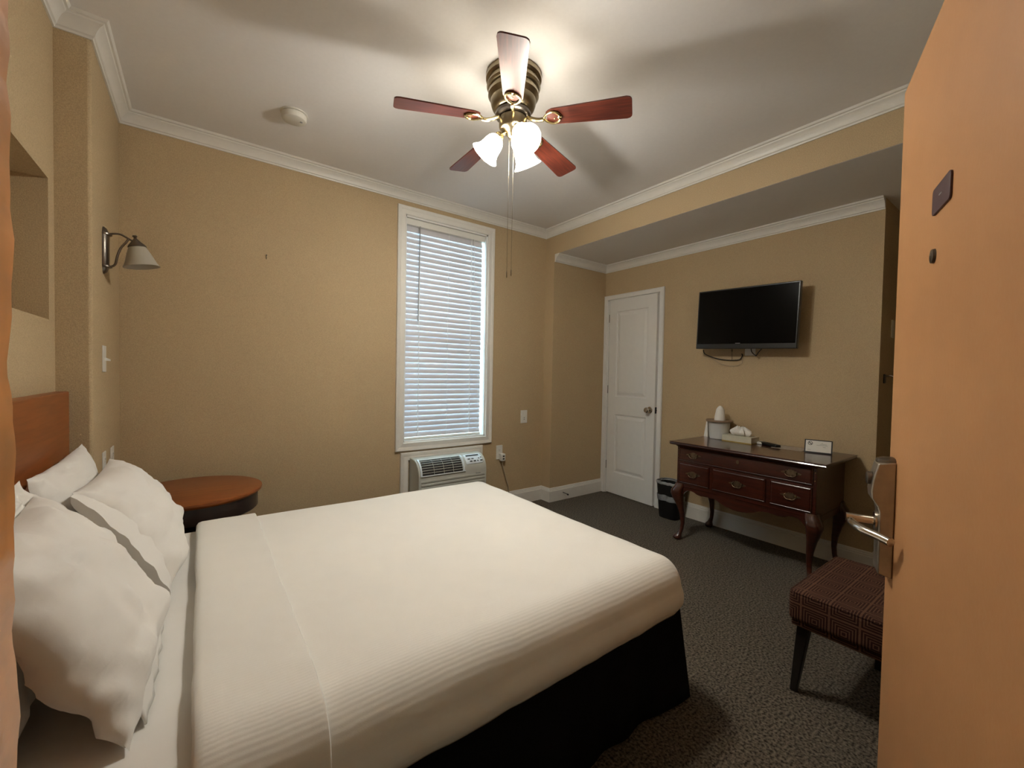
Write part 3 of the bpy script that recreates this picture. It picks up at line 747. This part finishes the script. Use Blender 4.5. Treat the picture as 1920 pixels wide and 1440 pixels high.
fo = obj('turned_back_band', fold_mb(), M_spread, bs, True, smooth=50)

# pillows
def pillow(label, corner, wdir, hdir, wd, ht, th, seed, hem=.05, flange=False):
    """corner: near bottom corner of the pillow body; wdir along its width, hdir up its height. bulge along the normal"""
    W = Vector(wdir).normalized(); Hh = Vector(hdir).normalized(); Nn = W.cross(Hh).normalized()
    if Nn.x < 0: Nn = -Nn
    t = thing('pillow', label, 'pillow', Vector(corner) + W * wd / 2, 0, 'white pillows against the headboard')
    nu, nv = 44, 34; P = []; F_ = []
    def pt(u, v, side):
        # u,v in -1..1
        b = max(0, (1 - abs(u) ** 2.6)) ** .55 * max(0, (1 - abs(v) ** 2.6)) ** .55
        cu = 1 - .07 * (1 - v * v) ** 1 * abs(u) ** 3 ; cv = 1 - .07 * (1 - u * u) * abs(v) ** 3
        uu = u * cu; vv = v * cv
        q1 = Vector((u * 1.5 + .5 * noise.noise(Vector((u * 2, v * 2, seed))), v * 1.5, seed))
        wr = noise.noise(Vector((u * 2.2, v * 2.2, seed + side))) * .014 + (abs(noise.noise(q1 * 1.6)) - .15) * .030
        wr += (abs(noise.noise(Vector((u * 3.0 + v * 2, v * 6 - u * 3, seed + 3 * side)))) - .1) * -.022 * (.25 + max(abs(u), abs(v)) ** 3)
        edge = (1 - b) ** 2
        wr += edge * .006 * sin(v * 22 + seed) * (1 if abs(u) > .8 else 0) + edge * .004 * sin(u * 26 + seed) * (1 if abs(v) > .8 else 0)
        d = side * b * th * (.62 if side > 0 else .38) + wr * min(1, b * 2 + .15)
        return Vector(corner) + W * ((uu + 1) / 2 * wd) + Hh * ((vv + 1) / 2 * ht) + Nn * d
    idx = {}
    for side in (1, -1):
        for i in range(nu + 1):
            for j in range(nv + 1):
                u = -cos(pi * i / nu) * .35 + (-1 + 2 * i / nu) * .65; v = -cos(pi * j / nv) * .35 + (-1 + 2 * j / nv) * .65
                border = i in (0, nu) or j in (0, nv)
                if border and side == -1: idx[(side, i, j)] = idx[(1, i, j)]; continue
                idx[(side, i, j)] = len(P); P.append(pt(u, v, side))
        for i in range(nu):
            for j in range(nv):
                f = (idx[(side, i, j)], idx[(side, i + 1, j)], idx[(side, i + 1, j + 1)], idx[(side, i, j + 1)])
                F_.append(f if side > 0 else f[::-1])
    ob = obj('pillow_body', MB().add(P, F_), M_pillow, t, True, smooth=80)
    # open hem of the pillowcase at the near end: a slightly gaping flattened sleeve
    n = 26; rings = []
    for k, (s, op) in enumerate(((.045, .60), (.0, .42), (-.02, .34), (-.036, .30))):
        ring = []
        for sd in (1, -1):
            rng = range(n + 1) if sd > 0 else range(n - 1, 0, -1)
            for j in rng:
                v = -1 + 2 * j / n
                g_ = max(0, 1 - abs(v) ** 2.2) ** .6
                wob = .003 * sin(j * .9 + seed) * (k / 3) + .004 * noise.noise(Vector((j * .5, seed, sd)))
                ring.append(Vector(corner) + W * (s + .006 * sin(j * .5 + seed)) + Hh * ((v * .97 + 1) / 2 * ht) + Nn * (sd * g_ * th * op * (.5 if sd > 0 else .35) + wob))
        rings.append(ring)
    if hem: obj('pillowcase_hem', MB().loft(rings), M_pillow, t, True, smooth=60)
    if flange:
        rings = []
        for k, (s, o_) in enumerate(((-.012, .020), (.002, .026), (.030, .034), (.07, .040))):
            rings.append([Vector(corner) + W * (wd * (.12 + .86 * j / n)) + Hh * (s + .004 * sin(j * 1.1)) + Nn * (o_ * (1 - .3 * (2 * j / n - 1) ** 2) + .004 * noise.noise(Vector((j * .7, k, seed)))) for j in range(n + 1)])
        obj('pillowcase_seam', MB().loft(rings, closed=False), M_pillow, t, True, smooth=80, solid=.004)
    return t
pillow('white pillow leaning on the headboard, behind the front pillow farther from camera', (-.300, 1.66, .55), (0, 1, 0), (-.075, 0, .40), .66, .40, .10, 11.3, hem=0)
pillow('white pillow leaning on the headboard, behind the largest front pillow', (-.285, 1.02, .55), (0, 1, .0), (-.09, 0, .40), .60, .41, .10, 4.1, hem=0)
pillow('white pillow in front, the farther one, next to the round table', (-.070, 1.665, .545), (0, 1, -.02), (-.225, 0, .36), .62, .412, .150, 7.7)
pillow('white pillow in front, largest and nearest the camera', (-.105, 1.030, .535), (0, 1, 0), (-.215, .0, .36), .54, .45, .150, 1.9, hem=0, flange=True)

# ------------------------------------------------------------ round table
rt = thing('round_table', 'round orange wood side table between the bed and the window wall', 'side table', (-.030, 2.745, 0))
ZT = .612
obj('table_top', MB().lathe([(0, ZT - .028), (.300, ZT - .028), (.310, ZT - .020), (.313, ZT - .010), (.311, ZT - .003), (.304, ZT), (0, ZT)], 72), M_table, rt)
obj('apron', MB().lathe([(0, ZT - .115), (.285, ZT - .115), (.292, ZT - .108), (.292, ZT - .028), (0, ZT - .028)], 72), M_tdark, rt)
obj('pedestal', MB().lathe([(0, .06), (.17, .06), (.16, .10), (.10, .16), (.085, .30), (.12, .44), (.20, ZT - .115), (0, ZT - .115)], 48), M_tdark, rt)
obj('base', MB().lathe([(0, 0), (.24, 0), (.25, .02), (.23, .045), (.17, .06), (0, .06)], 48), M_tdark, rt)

# ------------------------------------------------------------ dresser
ZD = .757
dr = thing('dresser', 'dark glossy cherry wood lowboy dresser with curved legs under the television', 'dresser', (3.19, 1.355, 0))
tp = []
DX0, DX1, DYa, DYb = 2.895, 3.468, .850, 1.862
rings = []
for e, z in ((.018, ZD - .026), (.006, ZD - .022), (.002, ZD - .014), (.006, ZD - .006), (.0, ZD - .004), (.004, ZD)):
    rings.append([(DX0 + e, DYa + e, z), (DX1, DYa + e, z), (DX1, DYb - e, z), (DX0 + e, DYb - e, z)])
obj('top', MB().loft(rings), M_cherry, dr, True, smooth=25)
CXF = 2.95; CY0, CY1 = .912, 1.822; CXB = 3.455; ZB = .415
obj('carcass', MB().box(CXF, CXB, CY0, CY1, ZB, ZD - .026), M_cherry, dr, True, bevel=.003)
obj('top_rail', MB().loft([[(CXF - x, CY0 - .004, z), (CXF - x, CY1 + .004, z)] + [(CXF + .01, CY1 + .004, z), (CXF + .01, CY0 - .004, z)] for x, z in ((.002, ZD - .040), (.010, ZD - .034), (.014, ZD - .027))]), M_cherry, dr, True, smooth=25)
def drawer(y0, y1, z0, z1, handles, keyhole=False, pins=False):
    rings = []
    for e, d in ((0, 0), (.0, .006), (.004, .010), (.007, .008), (.012, .011)):
        rings.append([(CXF - d, y0 + e, z0 + e), (CXF - d, y1 - e, z0 + e), (CXF - d, y1 - e, z1 - e), (CXF - d, y0 + e, z1 - e)])
    o = obj('drawer', MB().loft(rings), M_cherry, dr, True, smooth=20)
    for yc in handles:
        zc = (z0 + z1) / 2; XF = CXF - .011
        fn = lambda a, b, d: (XF - d, yc + a, zc + b)
        half = [(0, .024), (.006, .020), (.012, .023), (.020, .014), (.028, .017), (.034, .009), (.046, .008), (.058, .002), (.050, -.004), (.040, -.003), (.034, -.010), (.024, -.007), (.016, -.016), (.008, -.012), (0, -.020)]
        poly = half + [(-a, b) for a, b in reversed(half[1:-1])]
        hb = obj('drawer_handle', MB().prism(poly, fn, 0, .0022), M_dbrass, o, True, smooth=20)
        bail = [(-.030, .006), (-.031, -.006), (-.022, -.016), (-.010, -.020), (0, -.019), (.010, -.020), (.022, -.016), (.031, -.006), (.030, .006)]
        hb2 = MB().tube(spline([fn(a, b, .010 if abs(a) < .029 else .007) for a, b in bail], 4), .0026, 8)
        for s in (-1, 1): hb2.lathe([(.005, 0), (.005, .003), (.0035, .010), (0, .011)], 10, fn(s * .030, .006, .002), (-1, 0, 0))
        hb2.xf(wm(dr).inverted())
        hb.data.materials[0] = M_dbrass
        # the bail joins the same handle mesh
        bm = bmesh.new(); bm.from_mesh(hb.data)
        off = len(bm.verts); vs = [bm.verts.new(p) for p in hb2.v]
        for f in hb2.f:
            nf = bm.faces.new([vs[i] for i in f]); nf.smooth = True
        bm.normal_update(); bm.to_mesh(hb.data); bm.free()
    if keyhole:
        yc = (y0 + y1) / 2; zc = (z0 + z1) / 2 + .01
        obj('keyhole_plate', MB().prism([(0, .014), (.008, .010), (.010, 0), (.006, -.010), (0, -.014), (-.006, -.010), (-.010, 0), (-.008, .010)], lambda a, b, d: (CXF - .011 - d, yc + a, zc + b), 0, .002), M_dbrass, o, True)
    return o
drawer(.930, 1.806, .614, .718, (1.045, 1.686), keyhole=True)
drawer(.932, 1.164, .446, .600, (1.045,))
drawer(1.190, 1.544, .446, .600, (1.366,))
drawer(1.566, 1.804, .446, .600, (1.688,))
for y in (.920, 1.813):
    for z in (.640, .690):
        obj('brass_pin', MB().lathe([(.003, 0), (.003, .001), (0, .002)], 10, (CXF, y, z), (-1, 0, 0)), M_brassb, dr, True)
# scalloped apron
half = [(0, .336), (.03, .338), (.07, .346), (.11, .360), (.14, .374), (.165, .380), (.20, .381), (.235, .378), (.26, .376), (.29, .380), (.315, .392), (.34, .396), (.365, .392), (.385, .378), (.40, .36), (.455, .36)]
poly = [(a, b) for a, b in half] + [(.455, ZB), (-.455, ZB)] + [(-a, b) for a, b in reversed(half[1:])]
yc0 = (CY0 + CY1) / 2
obj('apron', MB().prism(poly, lambda a, b, d: (CXF - d + .002, yc0 + a, b), -.018, .002), M_cherry, dr, True, smooth=25)
for y in (CY0, CY1 - .016): obj('side_apron', MB().box(CXF + .03, CXB, y, y + .016, .375, ZB), M_cherry, dr, True)
def leg(px, py, sx, sy):
    """cabriole leg, knee bulging outwards along (sx,sy)"""
    sh = [(.44, 0, .030), (.415, .004, .033), (.385, .018, .037), (.355, .022, .036), (.32, .017, .032), (.27, .006, .026), (.20, -.006, .019), (.13, -.010, .0145), (.08, -.006, .0135), (.05, .004, .017), (.034, .012, .024), (.022, .016, .030), (.010, .015, .029), (.0, .013, .022)]
    rings = []
    for z, o_, r in sh:
        r = r * (1.14 if z > .3 else 1.05)
        k = 2.0 + 3.0 * max(0, (z - .25) / .19)
        ring = []
        for j in range(20):
            a = 2 * pi * j / 20; c_, s_ = cos(a), sin(a)
            rr = r / ((abs(c_) ** k + abs(s_) ** k) ** (1 / k))
            ring.append((px + sx * o_ + rr * c_, py + sy * o_ + rr * s_, z))
        rings.append(ring)
    obj('leg', MB().loft(rings), M_cherry, dr, True, smooth=50)
leg(CXF + .026, CY0 + .026, -1, -1); leg(CXF + .026, CY1 - .026, -1, 1); leg(CXB - .030, CY0 + .026, 0, -1); leg(CXB - .030, CY1 - .026, 0, 1)

# things on the dresser
ZI = ZD
ib = thing('ice_bucket', 'white ice bucket with a brown tray on top, left end of the dresser', 'ice bucket', (3.372, 1.722, ZI))
obj('bucket', MB().lathe([(0, 0), (.066, 0), (.070, .004), (.079, .128), (.082, .134), (.078, .138), (.074, .132), (.066, .008), (0, .008)], 40), M_bucket, ib)
obj('tray_lid', MB().lathe([(0, .136), (.090, .134), (.100, .140), (.101, .150), (.096, .152), (.090, .146), (0, .146)], 40), M_tray, ib)
cupt = thing('plastic_cup', 'upturned cup in crinkled clear wrap on top of the ice bucket', 'cup', (3.372, 1.718, ZI + .146))
def cup_mb():
    rings = []
    for z, r in ((.0, .040), (.004, .042), (.03, .038), (.06, .034), (.088, .030), (.095, .026), (.110, .016), (.118, .006)):
        rings.append([((r + .003 * noise.noise(Vector((k * 1.7, z * 60, 1)))) * cos(2 * pi * k / 24), (r + .003 * noise.noise(Vector((k * 1.7, z * 60, 1)))) * sin(2 * pi * k / 24), z) for k in range(24)])
    return MB().loft(rings)
obj('wrapped_cup', cup_mb(), M_tissue, cupt, smooth=25)
ics = thing('paper_sleeve', 'white paper bag standing behind the left side of the ice bucket', 'bag', (3.41, 1.832, ZI))
obj('bag', MB().loft([[(-.03, -.012, 0), (.02, -.012, 0), (.02, .022, 0), (-.03, .022, 0)], [(-.028, -.006, .125), (.02, -.006, .125), (.02, .002, .125), (-.028, .004, .125)]]), M_tissue, ics)
tb = thing('tissue_box', 'cream and gold tissue box with a tissue sticking out on the dresser', 'tissue box', (3.335, 1.538, ZI), radians(-3))
obj('carton', MB().box(-.058, .058, -.112, .112, .006, .050), M_box, tb, bevel=.002)
obj('gold_band', MB().box(-.0585, .0585, -.1125, .1125, 0, .0065), M_gold, tb)
def tissue():
    rings = []
    for k in range(9):
        t = k / 8; z = .050 + .062 * t
        r = []
        for j in range(40):
            a = 2 * pi * j / 40
            fl = 1 + .24 * sin(7 * a + 2 * t) + .10 * sin(3 * a - 3 * t) + .10 * noise.noise(Vector((cos(a) * 2, sin(a) * 2, t * 3)))
            wx = (.016 + .030 * sin(pi * min(1, t * 1.15)) ** .8 * (1 - .4 * t)); wy = (.050 + .030 * sin(pi * t) - .022 * t)
            r.append((wx * cos(a) * fl, wy * sin(a) * fl, z + .022 * t * noise.noise(Vector((cos(a) * 3, sin(a) * 3, t)))))
        rings.append(r)
    return MB().loft(rings)
obj('tissue', tissue(), M_tissue, tb, smooth=40)
cu = thing('coaster', 'small round cream dish between the tissue box and the remote', 'dish', (3.385, 1.405, ZI))
obj('disc', MB().lathe([(0, 0), (.036, 0), (.040, .004), (.038, .014), (.030, .018), (0, .018)], 32), M_plate, cu)
rc = thing('remote_control', 'black remote control lying on the dresser beside the tissue box', 'remote control', (3.345, 1.335, ZI), radians(62))
obj('body', MB().box(-.085, .085, -.022, .022, .0, .020), M_black, rc, bevel=.006)
rcb = MB()
for i in range(6):
    for j in range(3): rcb.box(-.062 + i * .018, -.054 + i * .018, -.014 + j * .011, -.008 + j * .011, .020, .0215)
obj('buttons', rcb, M_bezel, rc)
lf = thing('paper_leaflet', 'flat brown printed leaflet lying on the dresser near the sign', 'leaflet', (3.34, 1.205, ZI), radians(2))
obj('sheet', MB().box(-.055, .105, -.095, .095, 0, .0018), M_paper, lf)
sg = thing('desk_sign', 'small black framed no-smoking card standing on the right end of the dresser', 'sign', (3.30, 1.02, ZI), radians(14))
tl2 = Matrix.Rotation(radians(-20), 4, 'Y')
# local: faces -X, leaning back; width along y
def T(mb): return mb.xf(Matrix.Rotation(radians(20), 4, 'Y'))
fy = .076
obj('frame', T(MB().box(0, .006, -fy, fy, 0, .092)), M_black, sg, bevel=.001)
obj('prop', MB().loft([[(.004, -.03, 0), (.050, -.03, 0), (.050, .03, 0), (.004, .03, 0)], [(.028, -.03, .075), (.034, -.03, .075), (.034, .03, .075), (.028, .03, .075)]]), M_black, sg)
cd = obj('card', T(MB().box(-.001, 0, -fy + .007, fy - .007, .009, .085)), M_card, sg)
rg = []
def ring_mb(cy, cz, r0, r1, seg=24):
    m = MB(); rings = [[(x, cy + r * cos(2 * pi * k / seg), cz + r * sin(2 * pi * k / seg)) for k in range(seg)] for x, r in ((-.0012, r0), (-.0018, r0), (-.0018, r1), (-.0012, r1), (-.0012, r0))]
    return m.loft(rings, cap=False)
sy_ = ring_mb(.044, .066, .010, .0135)
sy_.add([(-.0018, .044 + .009, .066 + .006), (-.0018, .044 + .006, .066 + .009), (-.0018, .044 - .009, .066 - .006), (-.0018, .044 - .006, .066 - .009)], [(0, 1, 2, 3)])
sy_.box(-.0018, -.0012, .037, .051, .0645, .0675)
obj('no_smoking_symbol', T(sy_), M_ink, sg)
for y0, y1, z in ((-.025, -.015, .070), (-.045, -.008, .062), (-.050, .010, .054), (-.040, -.025, .042), (.040, .058, .020)):
    obj('text_line', T(MB().box(-.0018, -.0012, y0, y1, z, z + .0022)), M_inkp, sg)

# ------------------------------------------------------------ waste bin
wb = thing('waste_bin', 'black waste bin lined with a clear bag between the white door and dresser', 'waste bin', (3.362, 2.130, 0))
def sq(r, z, k=4, sx=1., sy=1.):
    out = []
    for j in range(32):
        a = 2 * pi * j / 32; c_, s_ = cos(a), sin(a); rr = r / ((abs(c_) ** k + abs(s_) ** k) ** (1 / k)); out.append((rr * c_ * sx, rr * s_ * sy, z))
    return out
obj('bin', MB().loft([sq(.086, 0, 4, .8), sq(.088, .004, 4, .8), sq(.112, .31, 4, .8), sq(.116, .318, 4, .8), sq(.108, .318, 4, .8), sq(.084, .01, 4, .8)]), M_black, wb)
def bag():
    rings = []
    for z, r in ((.20, .107), (.235, .113), (.27, .1135), (.31, .117), (.324, .118), (.328, .110), (.31, .106), (.25, .10)):
        q = sq(r, z, 4, .8)
        rings.append([(x * (1 + .012 * noise.noise(Vector((i * .9, z * 30, 0)))), y * (1 + .012 * noise.noise(Vector((i * .9, z * 30, 3)))), zz + (.010 * noise.noise(Vector((i * .8, 1, 5))) if z < .215 or z > .32 else 0)) for i, (x, y, zz) in enumerate(q)])
    return MB().loft(rings, cap=False)
def bag_band():
    rings = []
    for z, r in ((.155, .104), (.165, .1055), (.185, .108), (.205, .1085)):
        q = sq(r, z, 4, .8); rings.append([(x * (1 + .01 * noise.noise(Vector((i * .7, z * 20, 0)))), y * (1 + .01 * noise.noise(Vector((i * .7, z * 20, 0)))), zz + .012 * noise.noise(Vector((i * .35, z * 5, 5)))) for i, (x, y, zz) in enumerate(q)])
    return MB().loft(rings, cap=False)
obj('bag_band', bag_band(), M_bag, wb, smooth=60)
def bag_rim():
    rings = []
    for z, r in ((.300, .1135), (.318, .1185), (.325, .112), (.305, .104)):
        q = sq(r, z, 4, .8); rings.append([(x, y, zz + .008 * noise.noise(Vector((i * .8, 1, 5)))) for i, (x, y, zz) in enumerate(q)])
    return MB().loft(rings, cap=False)
obj('bag_rim', bag_rim(), M_bag, wb, smooth=60)

# ------------------------------------------------------------ television
tv = thing('television', 'black flat television mounted on the wall above the dresser', 'television', (3.345, 1.547, 1.711), 0)
hwY, hhZ = .372, .236
rollM = Matrix.Rotation(radians(1.8), 4, 'X')
def R_(mb): return mb.xf(rollM)
obj('casing', R_(MB().box(0, .035, -hwY, hwY, -hhZ, hhZ)), M_bezel, tv, bevel=.004)
obj('screen', R_(MB().box(-.0012, .0, -hwY + .010, hwY - .010, -hhZ + .038, hhZ - .010)), M_screen, tv)
obj('bezel_mark', R_(MB().prism(rrect(.013, .050, -hhZ + .040, -hhZ + .0435, .001), lambda a, b, d: (-d, a, b), .0012, .0018)), M_mark, tv)
obj('wall_mount', MB().box(.035, .060, -.10, .10, -.10, .10).box(.060, .130, -.03, .03, -.04, .04).box(.130, .149, -.06, .06, -.11, .11), M_black, tv)
cb = MB()
XC = .138
def TP(y, z, x=XC): return (x if x == XC else .10, y + .028, z + .006)
obj('power_cable', MB().tube(spline([TP(.34, -.235, .04), TP(.325, -.27, .05), TP(.27, -.300), TP(.20, -.318), TP(.125, -.325), TP(.06, -.322), TP(.042, -.305), TP(.035, -.285), TP(.042, -.275)], 6), .0042, 8), M_cable, tv)
obj('thin_cable', MB().tube(spline([TP(.315, -.285), TP(.24, -.335), TP(.17, -.365), TP(.10, -.372), TP(.05, -.358), TP(.035, -.345), TP(.036, -.300)], 6), .0018, 6), M_tcable, tv)
obj('drop_cable', MB().tube([TP(.118, -.235), TP(.118, -.255)], .004, 8).tube([TP(.118, -.255), TP(.117, -.324)], .0016, 6), M_cable, tv)
obj('strap', MB().tube(spline([TP(-.045, -.235, .05), TP(-.055, -.268, .05), TP(-.085, -.292, .05), TP(-.100, -.270, .05), TP(-.125, -.240, .05)], 5), .0035, 8).lathe([(.008, -.005), (.008, .005)], 10, TP(-.083, -.292, .05)), M_cable, tv)
t_, F = wall_plate('wall_outlet', 'white outlet cover peeking out under the television', 'outlet', (XR, 1.555, 1.462), (0, 1, 0), (-1, 0, 0), w_=.080, h_=.07, kind='blank')

# ------------------------------------------------------------ things on the shaded return wall
t1, F = wall_plate('wall_panel', 'pale narrow box on the shaded wall beside the orange door', 'wall panel', (3.765, YE, 1.60), (1, 0, 0), (0, -1, 0), w_=.06, h_=.12, kind='blank')
hk = thing('coat_hook', 'dark hook with a bright metal tip on the shaded return wall', 'hook', (3.615, YE, 1.262))
obj('hook_plate', MB().box(-.022, .022, -.006, 0, -.03, .03), M_black, hk, bevel=.002)
obj('hook_arm', MB().tube(spline([(0, -.004, .015), (0, -.03, .020), (0, -.055, .005), (0, -.060, -.02), (0, -.045, -.03)], 5), .006, 8), M_nickel, hk)

# ------------------------------------------------------------ chair by the entry door
ch = thing('upholstered_chair', 'brown patterned fabric chair with black tapered legs, half hidden by orange door', 'chair', (2.15, .40, 0))
SX0_, SX1_, SY0_, SY1_ = -.275, .275, -.29, .262
obj('seat', MB().box(SX0_, SX1_, SY0_, SY1_, .300, .418), M_fabric, ch, bevel=.018, seg=4)
def piping(z):
    e = .004; r = .02; pts = []
    for a, b in rrect(SX0_ + e, SX1_ - e, SY0_ + e, SY1_ - e, r, 4): pts.append((a, b, z))
    pts.append(pts[0]); return MB().tube(pts, .004, 6)
obj('seat_piping', piping(.412), M_fabric, ch)
obj('seat_base', MB().box(SX0_ + .01, SX1_ - .01, SY0_ + .01, SY1_ - .01, .278, .303), M_fabric, ch, bevel=.006)
for sx in (-1, 1):
    for sy in (-1, 1):
        x, y = (.225 * sx, .215 * sy) if sx < 0 else (.20, .05 if sy > 0 else -.21)
        fx, fy_ = x + .012 * -sx * -1 * .6, y + .030 * sy
        rings = []
        for z, r, k in ((.30, .022, 0), (.15, .0175, .5), (0, .012, 1)):
            cx_, cy_ = x + (fx - x) * k, y + (fy_ - y) * k
            rings.append([(cx_ + r * a, cy_ + r * b, z) for a, b in ((-1, -1), (1, -1), (1, 1), (-1, 1))])
        obj('leg', MB().loft(rings), M_leg, ch, bevel=.004)
obj('backrest', MB().box(SX0_ + .01, SX1_ - .01, SY0_, SY0_ + .08, .40, .80), M_fabric, ch, bevel=.025, seg=4)
